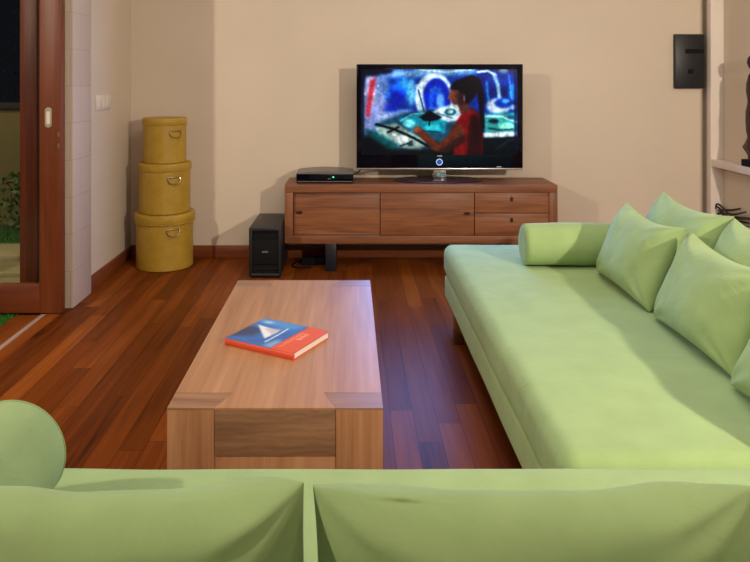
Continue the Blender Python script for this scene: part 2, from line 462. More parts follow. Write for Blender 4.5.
# ------------------------------------------------------------------ the room
YB, XL, XR, ZC, YN = 5.11, -1.60, 2.69, 2.80, -2.2
XO = -1.69                                            # line of the open side towards the garden
struct(obj('floor', B(XO, XR + 0.1, YN, YB + 0.1, -0.06, 0), FLOOR))
struct(obj('ceiling', B(-3.3, XR + 0.1, YN - 0.1, YB + 0.1, ZC, ZC + 0.1), CEIL))
wb = bmesh.new(); box(wb, XL - 0.12, 2.557, YB, YB + 0.12, 0, ZC); box(wb, 2.557, XR + 0.1, YB + 0.06, YB + 0.2, 0, ZC)
struct(obj('wall_back', wb, WALL, smooth=False))
struct(obj('wall_left', B(XL - 0.12, XL, 4.25, YB, 0, ZC), WALL, smooth=False))
struct(obj('wall_right', B(XR, XR + 0.1, YN, YB + 0.2, 0, ZC), WALL, smooth=False))
struct(obj('wall_front', B(XO, XR + 0.1, YN - 0.1, YN, 0, ZC), WALL, smooth=False))
struct(obj('trim_1', B(XL - 0.12, -1.57, 3.965, 4.25, 0, ZC, bev=0.004), TILE))     # tiled pier at the wall end
struct(obj('baseboard_left', B(XL, XL + 0.016, 4.25, YB, 0, 0.088, bev=0.003), BASE))
struct(obj('baseboard_back', B(XL, 2.557, YB - 0.016, YB, 0, 0.088, bev=0.003), BASEX))
bt = bmesh.new(); box(bt, XO - 0.012, XO + 0.012, YN, 3.86, -0.004, 0.003)
struct(obj('trim_2', bt, plain('floor_track', (170, 142, 128), 0.5)))                                                    # metal floor track
struct(obj('trim_3', B(-1.84, XO - 0.012, YN, 3.86, -0.06, -0.002), FLOOR))          # timber threshold
struct(obj('trim_4', B(-1.888, -1.79, 4.0, 4.10, 0, ZC, bev=0.004), DARKW))           # timber post behind the glass

# glazed door leaf, parked square to the opening
d = thing('door_1', 'reddish wooden glazed sliding door leaf at the left edge', 'door', (-1.592, 3.868, 0)); d['kind'] = 'structure'
DW = 1.05
obj('stile', B(-0.125, 0, 0, 0.045, 0.005, 2.5, bev=0.003), DOORV, d)
obj('stile', B(-DW, -DW + 0.125, 0, 0.045, 0.005, 2.5, bev=0.003), DOORV, d)
obj('bottom_rail', B(-DW + 0.125, -0.125, 0.002, 0.043, 0.005, 0.163, bev=0.003), DOORH, d)
obj('top_rail', B(-DW + 0.125, -0.125, 0.002, 0.043, 2.38, 2.5, bev=0.003), DOORH, d)
obj('glass_pane', B(-DW + 0.12, -0.12, 0.018, 0.026, 0.155, 2.39), GLASS, d)
fp = bmesh.new()
def oval(cx, cz, hw, hh, n=20):
    return [(cx + hw * math.cos(a) , cz + (hh - hw) * (1 if math.sin(a) > 0 else -1) + hw * math.sin(a)) for a in [2 * math.pi * (i + .5) / n for i in range(n)]]
to_f = lambda x, y, z: (x, z, y)
extrude_poly(fp, oval(-0.074, 1.088, 0.019, 0.056), -0.004, 0.002, to=to_f)
pl = obj('flush_pull', fp, plain('satin_nickel', (170, 160, 145), 0.45, 0.5), d, deg=30)
fq = bmesh.new(); extrude_poly(fq, oval(-0.074, 1.086, 0.0095, 0.036), -0.0052, -0.0035, to=to_f)
obj('pull_recess', fq, WHITEP, pl, deg=30)
lk = bmesh.new()
for z in (0.995, 0.93):
    lk = bmesh.new(); extrude_poly(lk, oval(-0.018, z, 0.006, 0.014), -0.002, 0.002, to=to_f); obj('latch_plate', lk, BRASS, d, deg=30)

# shelving unit built into the right wall, open towards the room
bc = thing('shelving_unit', 'white built-in shelving unit beside the beige back wall at far right', 'shelving', (2.597, 0, 0))
obj('side_panel', B(0, 0.0925, 5.035, 5.10, 0, ZC, bev=0.003), WALLW, bc)
obj('side_panel', B(0, 0.0925, 2.0, 2.06, 0, ZC, bev=0.003), WALLW, bc)
for z in (0.697, 0.29):
    obj('shelf', B(0, 0.0925, 2.06, 5.035, z - 0.025, z + 0.025, bev=0.003), WALLW, bc)
obj('plinth', B(0.01, 0.0925, 2.06, 5.035, 0, 0.1), WALLW, bc)
# ------------------------------------------------------------------ garden beyond the glass
struct(obj('ground', B(-9, XL - 0.12, YN, 9, -0.2, -0.05), SOIL, smooth=False))
rnd = random.Random(3)
gb = bmesh.new()
def blades(n, x0, x1, y0, y1, h0, h1):
    for _ in range(n):
        x, y = rnd.uniform(x0, x1), rnd.uniform(y0, y1); a = rnd.uniform(0, 6.28); h = rnd.uniform(h0, h1); wd = 0.0028
        dx, dy = math.cos(a) * wd, math.sin(a) * wd; lx, ly = rnd.uniform(-.015, .015), rnd.uniform(-.015, .015)
        quad(gb, [(x - dx, y - dy, -0.052), (x + dx, y + dy, -0.052), (x + lx + dx * .3, y + ly + dy * .3, -0.052 + h), (x + lx - dx * .3, y + ly - dy * .3, -0.052 + h)])
blades(9000, -2.35, -1.845, 2.9, 4.2, 0.035, 0.055)
blades(5000, -3.2, -1.9, 5.15, 6.2, 0.03, 0.05)
g = obj('lawn_grass', gb, GRASS, smooth=False); g['kind'] = 'stuff'; g['label'] = 'short green grass growing outside the glazed door'; g['category'] = 'grass'
for i, (y0, y1, dx) in enumerate(((4.28, 4.56, 0.0), (4.66, 4.98, 0.1), (5.12, 5.5, -0.05))):
    t = obj('paving_slab', B(-3.0 + dx, -1.78, y0, y1, -0.06, 0.01, bev=0.012), PAVER)
    tag(t, ['pale stone paving slab nearest behind the glazed door', 'pale stone paving slab, middle one of three seen through the door glass', 'pale stone paving slab farthest from the door, towards the garden wall'][i], 'paving slab', 'paving slabs in the garden')
gw = obj('garden_wall', B(-6, -1.0, 6.5, 6.65, -0.06, 1.02), GWALL, smooth=False); struct(gw)
gw2 = obj('trim_5', B(-6, -1.0, 6.46, 6.69, 1.02, 1.08, bev=0.006), COPING); struct(gw2)
def shrub(name, cx, cy, w_, h, n, label, z0=-0.06):
    r = random.Random(int(abs(cx * 100)) + n); t = thing(name, label, 'shrub', (cx, cy, z0))
    st = bmesh.new()
    for k in range(6):
        a = r.uniform(0, 6.28); tube(st, [(0, 0, 0), (math.cos(a) * w_ * .2, math.sin(a) * w_ * .2, h * .5), (math.cos(a) * w_ * .4, math.sin(a) * w_ * .4, h * .85)], [0.01, 0.007, 0.004], 6)
    obj('stem', st, TWIG, t)
    lf = bmesh.new()
    for _ in range(n):
        p = Vector((r.gauss(0, .4), r.gauss(0, .4), r.uniform(-1, 1)))
        if p.length > 1: p.normalize()
        p = Vector((p.x * w_ / 2, p.y * w_ / 2, h * (.55 + p.z * .45)))
        dv = Vector((r.uniform(-1, 1), r.uniform(-1, 1), r.uniform(-.3, 1))).normalized() * r.uniform(.04, .08)
        sd = dv.cross(Vector((r.uniform(-1, 1), r.uniform(-1, 1), r.uniform(-1, 1)))).normalized() * .015
        quad(lf, [p, p + dv * .5 + sd, p + dv, p + dv * .5 - sd])
    obj('foliage', lf, HEDGE if name == 'tall_hedge' else LEAF, t, smooth=False)
shrub('garden_shrub', -2.75, 6.15, 0.8, 0.55, 900, 'low green shrub in front of the garden wall seen through the door glass')
shrub('tall_hedge', -3.4, 8.7, 1.8, 2.6, 2600, 'dark tall shrub behind the low garden wall')

# ------------------------------------------------------------------ TV cabinet
YC = 4.73; k = YC / F
cx = lambda u: (u - U0) * k
cz = lambda v: H - (v - V0) * k
x0, x1 = cx(284.6), cx(557.6); CT = 0.584; CB_ = 0.187; XC = (x0 + x1) / 2
t = thing('tv_cabinet', 'long low reddish-brown wooden cabinet with drawers under the television', 'cabinet', (XC, YC, 0))
L = lambda u: cx(u) - XC
b = bmesh.new()
hw = (x1 - x0) / 2; th = 0.052
box(b, -hw, hw, 0, 0.36, CT - th, CT, bev=0.003)
box(b, -hw, hw, 0, 0.36, CB_, CB_ + th, bev=0.003)
box(b, -hw + 0.02, hw - 0.02, 0.34, 0.355, CB_ + .01, CT - .01)
obj('carcass', b, CAB, t)
for s in (-1, 1):
    xa = s * hw; xb = s * (hw - 0.056)
    obj('side_panel', B(min(xa, xb), max(xa, xb), -0.001, 0.36, CB_ + th, CT - th, bev=0.002), CABV, t)
zt, zb = CT - th - 0.002, CB_ + th + 0.002
dr = obj('sliding_door', B(L(293.4), L(380), 0.028, 0.048, zb + .004, zt, bev=0.002), CABD, t)
def ring_pull(par, x, z, wd, hh, y):
    p = bmesh.new(); extrude_poly(p, [(x + wd * math.cos(a), z + hh * math.sin(a)) for a in [2 * math.pi * i / 20 for i in range(20)]], y - 0.003, y + 0.002, to=to_f)
    o = obj('finger_pull', p, BRASS, par, deg=30); o['label'] = 'dark brass recessed pull'
    q = bmesh.new(); extrude_poly(q, [(x + wd * .7 * math.cos(a), z + hh * .66 * math.sin(a)) for a in [2 * math.pi * i / 20 for i in range(20)]], y - 0.0045, y, to=to_f)
    return o, q
o, q = ring_pull(dr, L(299), cz(213.3), 0.024, 0.011, 0.028); bpy.data.objects.remove(o)
def pull(par, x, z, wd, hh, y):
    p = bmesh.new()
    extrude_poly(p, [(x + wd * math.cos(a), z + hh * math.sin(a)) for a in [2 * math.pi * i / 20 for i in range(20)]], y - 0.003, y + 0.002, mat=0, to=to_f)
    extrude_poly(p, [(x + wd * .66 * math.cos(a), z + hh * .6 * math.sin(a)) for a in [2 * math.pi * i / 20 for i in range(20)]], y - 0.004, y, mat=1, to=to_f)
    return obj('finger_pull', p, [PULLM, DARKHOLE], par, deg=30)
PULLM = plain('bronze_pull', (88, 50, 30), 0.4, 0.6); DARKHOLE = plain('dark_recess', (34, 16, 10), 0.7)
pull(dr, L(299), cz(213.3), 0.024, 0.012, 0.028)
dr2 = obj('sliding_door', B(L(380.6), L(474.5), 0.016, 0.036, zb, zt, bev=0.002), CABD, t)
pull(dr2, L(467.3), cz(214), 0.024, 0.012, 0.016)
zm = cz(213.6)
for za, zc_, zp in ((zm + 0.002, zt, 199.5), (zb, zm - 0.002, 220.5)):
    q = obj('drawer', B(L(475.2), L(550.5), 0.012, 0.32, za, zc_, bev=0.002), CABD, t)
    pull(q, L(512), cz(zp), 0.011, 0.018, 0.012)
obj('door_track', B(L(293.4), L(380), 0.004, 0.05, CB_ + th - .001, CB_ + th + .006), SILVER, t)
for u in (330.8, 515):
    obj('leg', B(L(u) - 0.036, L(u) + 0.036, 0.0, 0.30, 0, CB_ + .001, bev=0.003), BLKMET, t)

# ------------------------------------------------------------------ television
YT = 4.85; k2 = YT / F
tv = thing('television', 'large black flat screen television switched on, standing on the wooden cabinet', 'television', (0.62, YT, CT))
tx = lambda u: (u - U0) * k2 - 0.62
tz = lambda v: H - (v - V0) * k2 - CT
fr = bmesh.new()
box(fr, tx(356.5), tx(522.3), -0.02, 0.045, tz(168.2), tz(64.2), bev=0.006, seg=3)
box(fr, tx(375), tx(503), 0.04, 0.085, tz(160), tz(80), bev=0.02)
obj('casing', fr, GLOSSB, tv)
obj('bottom_trim', B(tx(356.8), tx(522), -0.022, 0.03, tz(169.6), tz(167.7), bev=0.003), SILVER, tv)
P = Paint(361, 516.5, 69.5, 154.5, 280, 154, (22, 62, 140))
P.poly([(361, 66), (384, 66), (392, 110), (384, 140), (361, 146)], (150, 156, 196), 3.0, .9)
P.ell(371, 90, 4, 16, (214, 212, 226), 2, .7); P.ell(382, 84, 5, 12, (110, 150, 215), 2.5, .7)
P.poly([(365.5, 114), (370, 80), (376, 78), (369, 118)], (190, 62, 78), 1.1, .95)
P.poly([(361, 66), (386, 66), (378, 76), (366, 76), (361, 92)], (14, 18, 40), 1.6)
for x in (365, 368, 374, 378): P.ell(x, 86 + (x * 7) % 9, .8, 1.2, (235, 235, 240), .5, .8)
P.ell(400, 74, 16, 4, (170, 210, 245), 2, .8); P.ell(385, 71, 8, 3, (20, 26, 60), 1.5)
P.ell(402, 90, 11, 12, (30, 120, 235), 2.5); P.ell(396, 98, 9, 8, (10, 40, 150), 2.2, .95); P.ell(391, 108, 7, 5, (20, 50, 160), 2, .9)
P.ell(411, 92, 4, 14, (130, 205, 250), 1.8, .9); P.ell(404, 83, 4, 5, (90, 180, 245), 1.5, .8); P.ell(388, 95, 3, 6, (60, 130, 230), 1.5, .7)
P.poly([(376, 116), (400, 110), (414, 110), (404, 116), (380, 122)], (170, 186, 222), 1.6, .8)
P.poly([(412, 66), (478, 66), (478, 74), (446, 76), (414, 77)], (150, 198, 240), 2, .8); P.line([(420, 70), (445, 72), (470, 70)], 1.2, (230, 240, 250), .5, .8)
P.ell(434, 98, 19, 25, (214, 232, 248), 1.0); P.ell(436, 101, 14.5, 23, (16, 50, 160), 1.0)
P.ell(440, 101, 4, 9, (120, 170, 240), 1.3, .9); P.ell(431, 99, 2.5, 11, (30, 110, 225), 1, .9); P.ell(436, 90, 6, 4, (40, 120, 225), 1.4, .8); P.line([(428, 108), (446, 108)], 2, (90, 150, 225), .8, .7)
P.poly([(415, 84), (420, 84), (427, 116), (420, 118)], (196, 220, 240), 1, .9); P.line([(418, 90), (424, 112)], 1.3, (20, 30, 60), .5, .9)
P.poly([(476, 66), (516.5, 66), (516.5, 106), (480, 106)], (12, 44, 120), 2.5)
P.ell(500, 78, 14, 8, (24, 84, 180), 2.5, .8); P.ell(512, 92, 4, 9, (50, 150, 225), 1.6, .9)
P.line([(477, 72), (487, 71), (495, 75)], 2.2, (220, 238, 250), .6, .95); P.line([(493, 74), (497, 84), (499, 98)], 3.6, (180, 212, 236), .8, .9); P.ell(503, 71, 5, 2, (200, 226, 245), 1, .8)
P.line([(486, 82), (488, 102)], 2.4, (70, 160, 225), .8, .8); P.line([(508, 74), (511, 100)], 1, (150, 200, 235), .5, .6)
P.ell(498, 106, 12, 8, (186, 200, 216), 1.3); P.ell(503, 103, 9, 5, (24, 70, 160), 1.0); P.ell(505, 101, 4, 2, (90, 170, 230), .8); P.ell(513, 107, 3, 3, (150, 170, 200), .8)
P.poly([(482, 114), (516.5, 112), (516.5, 132), (484, 133)], (70, 160, 160), 1.2); P.line([(484, 116), (500, 116), (516, 122)], 1.6, (215, 232, 230), .6, .9)
P.ell(506, 126, 8, 3.5, (150, 226, 200), 1.0); P.ell(493, 121, 5, 2.4, (12, 44, 56), .8); P.line([(488, 128), (500, 130), (512, 129)], 1.5, (14, 60, 64), .6, .9); P.ell(510, 117, 4, 2, (30, 90, 120), .8)
P.poly([(480, 133), (516.5, 131), (516.5, 137), (480, 138)], (216, 230, 230), .8); P.poly([(480, 138), (516.5, 136), (516.5, 156), (480, 156)], (8, 22, 30), 1.2)
P.line([(494, 150), (508, 140), (516, 139)], 1.2, (60, 90, 100), .6, .7)
P.poly([(374, 124), (402, 113), (470, 106), (470, 156), (376, 156)], (40, 84, 104), 1.6)
P.poly([(436, 109), (462, 101), (464, 120), (440, 122), (428, 116)], (206, 222, 232), 1.0); P.line([(436, 113), (452, 118)], 1.2, (50, 90, 110), .5, .8)
P.ell(450, 112, 6, 3.6, (20, 96, 110), .8); P.ell(450, 111.6, 3, 1.8, (190, 220, 224), .6)
P.poly([(398, 119), (420, 112), (446, 121), (444, 133), (412, 131)], (24, 142, 160), 1.0); P.ell(409, 123, 6, 4, (140, 226, 242), 1.0); P.ell(432, 127, 8, 3, (70, 190, 196), 1, .9)
P.line([(400, 121), (412, 114), (424, 113)], 1.0, (190, 230, 240), .5, .8); P.line([(414, 130), (440, 132)], 1.2, (10, 40, 50), .5, .9)
P.poly([(419, 117), (429, 110.5), (442, 117), (436, 120.5), (424, 121)], (6, 14, 26), .6); P.line([(430, 114), (429, 125)], 1.6, (6, 14, 26), .5)
P.poly([(374, 127), (396, 123), (428, 142), (420, 151), (384, 144)], (150, 168, 164), 1.0); P.poly([(366, 128), (384, 136), (400, 146), (380, 150), (366, 142)], (16, 92, 96), 1.5)
P.line([(376, 124), (394, 129), (414, 138), (428, 146)], 2.4, (8, 16, 22), .5); P.line([(388, 132), (398, 127)], 2, (8, 16, 22), .5); P.line([(400, 146), (412, 141)], 1.4, (20, 40, 44), .5)
P.ell(402, 139, 6, 4, (220, 232, 230), 1.0); P.ell(410, 144, 3, 2, (40, 60, 62), .8); P.ell(394, 134, 3, 1.5, (210, 220, 216), .6)
P.poly([(361, 134), (372, 138), (390, 150), (470, 148), (516.5, 150), (516.5, 160), (361, 160)], (4, 8, 14), 2.2)
P.poly([(361, 66), (364, 66), (364, 160), (361, 160)], (8, 14, 40), .8, .8); P.poly([(513.5, 66), (516.5, 66), (516.5, 160), (513.5, 160)], (6, 14, 50), .8, .7)
# a figure seated at the desk, side on
P.poly([(456, 121), (463, 111), (472, 108), (479, 114), (482, 130), (482, 156), (452, 156), (454, 138)], (128, 16, 22), .8)
P.poly([(470, 114), (479, 114), (482, 130), (482, 156), (466, 156)], (48, 6, 12), 1.8, .9)
P.poly([(454, 123), (464, 126), (465, 138), (446, 152), (434, 151), (416, 133), (413, 129), (416, 126), (422, 129), (438, 143), (447, 136)], (104, 58, 42), .8)
P.poly([(456, 138), (465, 134), (464, 142), (446, 153), (436, 152)], (62, 34, 30), 1.2, .9)
P.ell(417, 129, 4, 3, (150, 92, 70), .8)
P.poly([(456, 100), (468, 100), (470, 112), (460, 114)], (96, 58, 50), .8)
P.ell(456, 95, 7, 10, (120, 76, 62), .9); P.poly([(449, 93), (447, 98.5), (450, 100)], (128, 80, 66), .5); P.ell(461, 97, 5, 8, (58, 36, 36), 1.8); P.line([(464, 94), (464, 100)], 1.6, (170, 150, 150), .5, .8)
P.poly([(449, 89), (453, 82), (462, 78), (471, 75), (478, 78), (479, 86), (474, 97), (468, 104), (465, 103), (464, 95), (458, 90)], (18, 14, 24), .8)
P.poly([(474, 77), (480, 80), (483, 92), (484, 128), (481, 131), (479, 112), (477, 95)], (16, 14, 24), .8)
q_ = np.clip(P.img, 0, 255) / 255; g_ = q_.mean(2, keepdims=True)
q_ = np.clip(g_ + (q_ - g_) * 1.06, 0, 1); q_ = 0.45 * q_ + 0.55 * q_ * q_ * (3 - 2 * q_)
rg_ = np.random.default_rng(4); nz = sum(a_ * P._blur(rg_.standard_normal(P.X.shape), sg_) * sg_ / P.px * 3.5 for sg_, a_ in ((0.8, .5), (2.2, .45), (5, .3)))
P.img = 255 * np.clip(q_ ** 1.15 * (1 + 0.15 * np.clip(nz, -1.8, 1.8))[..., None], 0, 1)
me = P.mesh('screen', lambda a, c: (tx(361) + a * (tx(516.5) - tx(361)), -0.0212, tz(69.5) + c * (tz(154.5) - tz(69.5))), 'screen_picture')
me.materials.append(picture('screen_picture', 'screen_picture', 1.05, 0.15))
so = bpy.data.objects.new('screen', me); COL.objects.link(so); so.parent = tv
rg = bmesh.new(); tube(rg, [(tx(439) + 0.020 * math.cos(a), -0.0205, tz(161.7) + 0.020 * math.sin(a)) for a in [2 * math.pi * i / 24 for i in range(24)]], 0.0036, 6, True)
obj('power_ring', rg, emissive('ring_light', (150, 175, 235), 0.8), tv)
lg = bmesh.new(); extrude_poly(lg, [(tx(439) + 0.013 * math.cos(a), tz(161.7) + 0.013 * math.sin(a)) for a in [2 * math.pi * i / 20 for i in range(20)]], -0.0215, -0.0195, to=to_f)
obj('power_button', lg, emissive('button_light', (40, 70, 150), 0.5), tv)
bl = bmesh.new()
for u in (437.6, 439.4, 441): box(bl, tx(u) - 0.0045, tx(u) + 0.0045, -0.0212, -0.0195, tz(156.2), tz(155))
bl2 = bmesh.new(); box(bl2, tx(496), tx(500.5), -0.0212, -0.0195, tz(167.0), tz(166))
obj('bezel_lettering', bl, LABEL, tv); obj('corner_mark', bl2, LABEL, tv)
nk = bmesh.new(); box(nk, -0.05, 0.05, 0.005, 0.045, 0.012, tz(168), bev=0.01)
obj('neck', nk, CHROME, tv)
bs = bmesh.new()
prof = [(0.30, 0.0), (0.31, 0.004), (0.31, 0.010), (0.29, 0.016), (0.05, 0.020)]
lathe(bs, prof, 64)
for v in bs.verts: v.co.y = v.co.y * 0.45 + 0.075
so_ = obj('stand_base', bs, plain('base_glass_reflection_grey', (58, 50, 60), 0.12), tv)  # dark glass; the grey of its reflections is put into the colour
er = bmesh.new(); tube(er, [(0.309 * math.cos(a), 0.075 + 0.309 * 0.45 * math.sin(a), 0.006) for a in [2 * math.pi * i / 72 for i in range(72)]], 0.004, 6, True)
obj('base_rim', er, plain('purple_tinted_rim', (66, 20, 58), 0.2), so_)

# ------------------------------------------------------------------ game console and its cable
gx0, gx1, gy = 296.2, 353.4, 4.79; kk = gy / F
gc = thing('game_console', 'black and grey game console with a green light, left of the television', 'game console', ((324.8 - U0) * kk, gy, CT))
W = (gx1 - gx0) * kk / 2
lo = bmesh.new(); box(lo, -W, W, 0.0, 0.26, 0.002, 0.066, bev=0.006, seg=3)
obj('body', lo, GLOSSB, gc)
tp = bmesh.new()
n = 24; top = [(-W + 2 * W * i / n, 0.070 + 0.014 * (1 - (2 * i / n - 1) ** 2)) for i in range(n + 1)]
extrude_poly(tp, [(-W, 0.062)] + top + [(W, 0.062)], 0.004, 0.258, to=to_f)
obj('curved_lid', tp, GREYP, gc, deg=30)
st = bmesh.new(); box(st, -W + .004, W - .004, -0.002, 0.005, 0.012, 0.017); obj('front_ridge', st, GREYP, gc)
ld = bmesh.new(); box(ld, 0.052, 0.064, -0.002, 0.002, 0.04, 0.049); obj('power_light', ld, emissive('green_led', (60, 220, 150), 1.2), gc)
sl = bmesh.new(); box(sl, 0.02, 0.042, -0.0015, 0.002, 0.031, 0.035); obj('eject_button', sl, SILVER, gc)
cbm = bmesh.new()
pts = [at(351, 176, 5.06)]
c0 = Vector((gc.location.x + W - 0.02, gy + 0.262, CT + 0.03))
cable = [c0, c0 + Vector((0.04, 0.02, 0.0)), c0 + Vector((0.08, 0.0, 0.035)), c0 + Vector((0.12, -0.06, 0.07)), Vector((0.13, 4.93, CT + 0.13))]
def spl(ps, n=6):
    ps = [Vector(p) for p in ps]; out = []
    for i in range(len(ps) - 1):
        p0, p1, p2, p3 = ps[max(i - 1, 0)], ps[i], ps[i + 1], ps[min(i + 2, len(ps) - 1)]
        for j in range(n):
            s = j / n; out.append(0.5 * ((2 * p1) + (p2 - p0) * s + (2 * p0 - 5 * p1 + 4 * p2 - p3) * s * s + (3 * p1 - p0 - 3 * p2 + p3) * s ** 3))
    out.append(ps[-1]); return out
tube(cbm, spl(cable), 0.0045, 8)
tag(obj('video_cable', cbm, BLACK), 'thin black cable rising from the game console to the television', 'cable')

# ------------------------------------------------------------------ subwoofer
sw = thing('subwoofer', 'black subwoofer box standing on the floor beside the cabinet', 'speaker', (-0.553, 4.55, 0))
b = bmesh.new(); box(b, -0.105, 0.105, 0.02, 0.495, 0.012, 0.333, bev=0.010, seg=3); obj('body', b, BLACK, sw)
b = bmesh.new()
box(b, -0.105, -0.082, 0.0, 0.03, 0.012, 0.333, bev=0.008, seg=3); box(b, 0.082, 0.105, 0.0, 0.03, 0.012, 0.333, bev=0.008, seg=3)
box(b, -0.09, 0.09, 0.0, 0.03, 0.305, 0.333, bev=0.008, seg=3); box(b, -0.09, 0.09, 0.0, 0.03, 0.012, 0.035, bev=0.008, seg=3)
obj('front_frame', b, BLACK, sw)
gr = obj('grille', B(-0.083, 0.083, 0.002, 0.03, 0.095, 0.255, bev=0.004), BLACKM, sw)
text_mesh('maker_badge', 'BOSE', 0.016, LABEL, gr, (0, 0.001, 0.175), (math.pi / 2, 0, 0))
b = bmesh.new(); box(b, -0.083, 0.083, 0.004, 0.02, 0.062, 0.068); obj('port_bar', b, BLACK, sw)
for zz in ((0.255, 0.305), (0.035, 0.095)):
    obj('port_opening', B(-0.083, 0.083, 0.016, 0.021, *zz), BLACKM, sw)
for sx in (-.08, .08):
    for sy in (.05, .45): obj('foot', lathe(bmesh.new(), [(0.012, 0), (0.014, 0.014)], 16, off=(sx, sy, 0)), BLACKM, sw)
# cabling under the cabinet
pb = thing('power_brick', 'black power brick with cable on the floor under the cabinet', 'power adapter', (-0.26, 4.92, 0))
obj('housing', B(-0.08, 0.08, -0.035, 0.035, 0, 0.05, bev=0.008), BLACKM, pb)
c = bmesh.new(); tube(c, spl([(-0.08, 0, .02), (-0.11, .02, .01), (-0.14, -.05, .006), (-.10, -.12, .006), (0, -.1, .006)]), 0.005, 8); obj('cord', c, BLACKM, pb)

# ------------------------------------------------------------------ three round woven boxes
def storage_box(z0, rb, rl, h, lidh, label):
    t = thing('storage_box', label, 'storage box', (-1.295, 4.895, z0), 'round woven storage boxes')
    b = bmesh.new(); lathe(b, [(rb * .97, 0.0), (rb, 0.004), (rb, h * .55), (rb, h - 0.012), (rb - .004, h - .008)], 64); obj('body', b, RATTAN, t)
    l = bmesh.new(); lathe(l, [(rl - .003, h - lidh), (rl, h - lidh + .004), (rl, h - .008), (rl - .004, h - .001), (rl - .012, h), (0.02, h + .001)], 64)
    ld = obj('lid', l, RATTAN, t)
    rim = bmesh.new(); tube(rim, [(rl * math.cos(a), rl * math.sin(a), h - lidh + .004) for a in [2 * math.pi * i / 64 for i in range(64)]], 0.0028, 6, True)
    obj('rim', rim, RATTAN, ld)
    a0 = math.atan2(-rb, 0) + math.asin(0.10 / rb)
    hz = h - lidh - (0.045 if rb > .19 else 0.058)
    r = rb + 0.004
    pos = lambda s, z, out=0.0: Vector(((r + out) * math.cos(a0 + s / rb), (r + out) * math.sin(a0 + s / rb), z))
    hb = bmesh.new()
    tube(hb, [pos(s * 0.044 / 1, hz + .018, .004) for s in [-1, -.5, 0, .5, 1]], 0.004, 8)
    hd = obj('handle', hb, BRASS, t)
    rg = bmesh.new()
    tube(rg, spl([pos(-.038, hz + .018, .004), pos(-.04, hz - .002, .010), pos(-.024, hz - .022, .014), pos(0, hz - .027, .015), pos(.024, hz - .022, .014), pos(.04, hz - .002, .010), pos(.038, hz + .018, .004)], 4), 0.0042, 8)
    obj('drop_ring', rg, BRASS, hd)
    for s in (-.03, .03):
        pk = bmesh.new(); p = pos(s, hz + .018, .0); lathe(pk, [(0.006, -0.003), (0.007, 0.0), (0.003, .004)], 12, axis='y', off=p)
        obj('mounting_stud', pk, BRASS, hd)
    return t
storage_box(0.0, 0.193, 0.206, 0.378, 0.066, 'largest round yellow woven box with lid, bottom of the stack')
storage_box(0.380, 0.174, 0.182, 0.342, 0.050, 'middle round yellow woven box with lid in the stack of three')
storage_box(0.723, 0.146, 0.152, 0.308, 0.046, 'smallest round yellow woven box with lid, top of the stack')

# ------------------------------------------------------------------ switch plate and the dark wall box
s = thing('light_switch', 'white light switch plate on the left wall above the storage boxes', 'switch', (XL, 4.525, 1.15))
obj('plate', B(0, 0.010, -0.125, 0.125, -0.048, 0.048, bev=0.003), WHITEP, s)
for i in (-1, 0, 1): obj('rocker', B(0.009, 0.014, i * .074 - .030, i * .074 + .030, -0.036, 0.036, bev=0.002), WHITEP, s)
wbx = thing('wall_speaker', 'flat black box mounted high on the back wall beside the white shelving', 'speaker', (2.480, YB, 1.43))
obj('housing', B(-0.122, 0.095, -0.03, 0.0, -0.199, 0.196, bev=0.006, seg=3), BLACK, wbx)
obj('front_panel', B(-0.116, 0.089, -0.033, -0.025, -0.192, 0.190, bev=0.003), BLACK, wbx)
obj('recess', B(-0.05, 0.085, -0.034, -0.03, 0.055, 0.088), BLACKM, wbx)
obj('recess', B(-0.03, 0.01, -0.034, -0.03, -0.092, -0.058), BLACKM, wbx)
c = bmesh.new()
for i in range(5): box(c, -0.083, -0.077, -0.0345, -0.032, -0.07 + i * .022, -0.062 + i * .022)
obj('status_mark', c, plain('faint_print', (70, 80, 90), 0.5), wbx)

# ------------------------------------------------------------------ coffee table
TX0, TX1, TY0, TY1, TH = -0.523, 0.094, 2.0, 3.27, 0.36
tb = thing('coffee_table', 'chunky light-brown wooden coffee table on the plank floor, a book on top', 'table', ((TX0 + TX1) / 2, (TY0 + TY1) / 2, 0))
hx, hy = (TX1 - TX0) / 2, (TY1 - TY0) / 2
JI = 0.098
def slab_top(b):
    # top board with mitred corner joints laid flush
    z0, z1 = TH - 0.006, TH
    Aa = 0.134; Ab = 0.172
    e = 0.0012
    def prism(pts): 
        bb = bmesh.new(); extrude_poly(bb, pts, z0, z1); bmesh.ops.recalc_face_normals(bb, faces=bb.faces); return bb
    cen = [(-hx + Aa + e, -hy), (hx - Aa - e, -hy), (hx - Ab - e, -hy + JI), (hx, -hy + JI), (hx, hy - JI), (hx - Ab - e, hy - JI), (hx - Aa - e, hy), (-hx + Aa + e, hy), (-hx + Ab + e, hy - JI), (-hx, hy - JI), (-hx, -hy + JI), (-hx + Ab + e, -hy + JI)]
    return cen, Aa, Ab, e, z0, z1
cen, Aa, Ab, e, z0, z1 = slab_top(None)
b = bmesh.new(); extrude_poly(b, cen, z0, z1); obj('tabletop', b, TAB, tb, smooth=False)
for sx in (-1, 1):
    for sy in (-1, 1):
        b = bmesh.new()
        extrude_poly(b, [(sx * hx, sy * hy), (sx * (hx - Aa), sy * hy), (sx * (hx - Ab), sy * (hy - JI + .0015)), (sx * hx, sy * (hy - JI + .0015))], z0, z1 - 0.0003)
        obj('corner_joint', b, TABC, tb, smooth=False)
        obj('leg', B(*sorted((sx * hx, sx * (hx - Aa))), *sorted((sy * hy, sy * (hy - 0.13))), 0, z0, bev=0.001), TABV, tb)
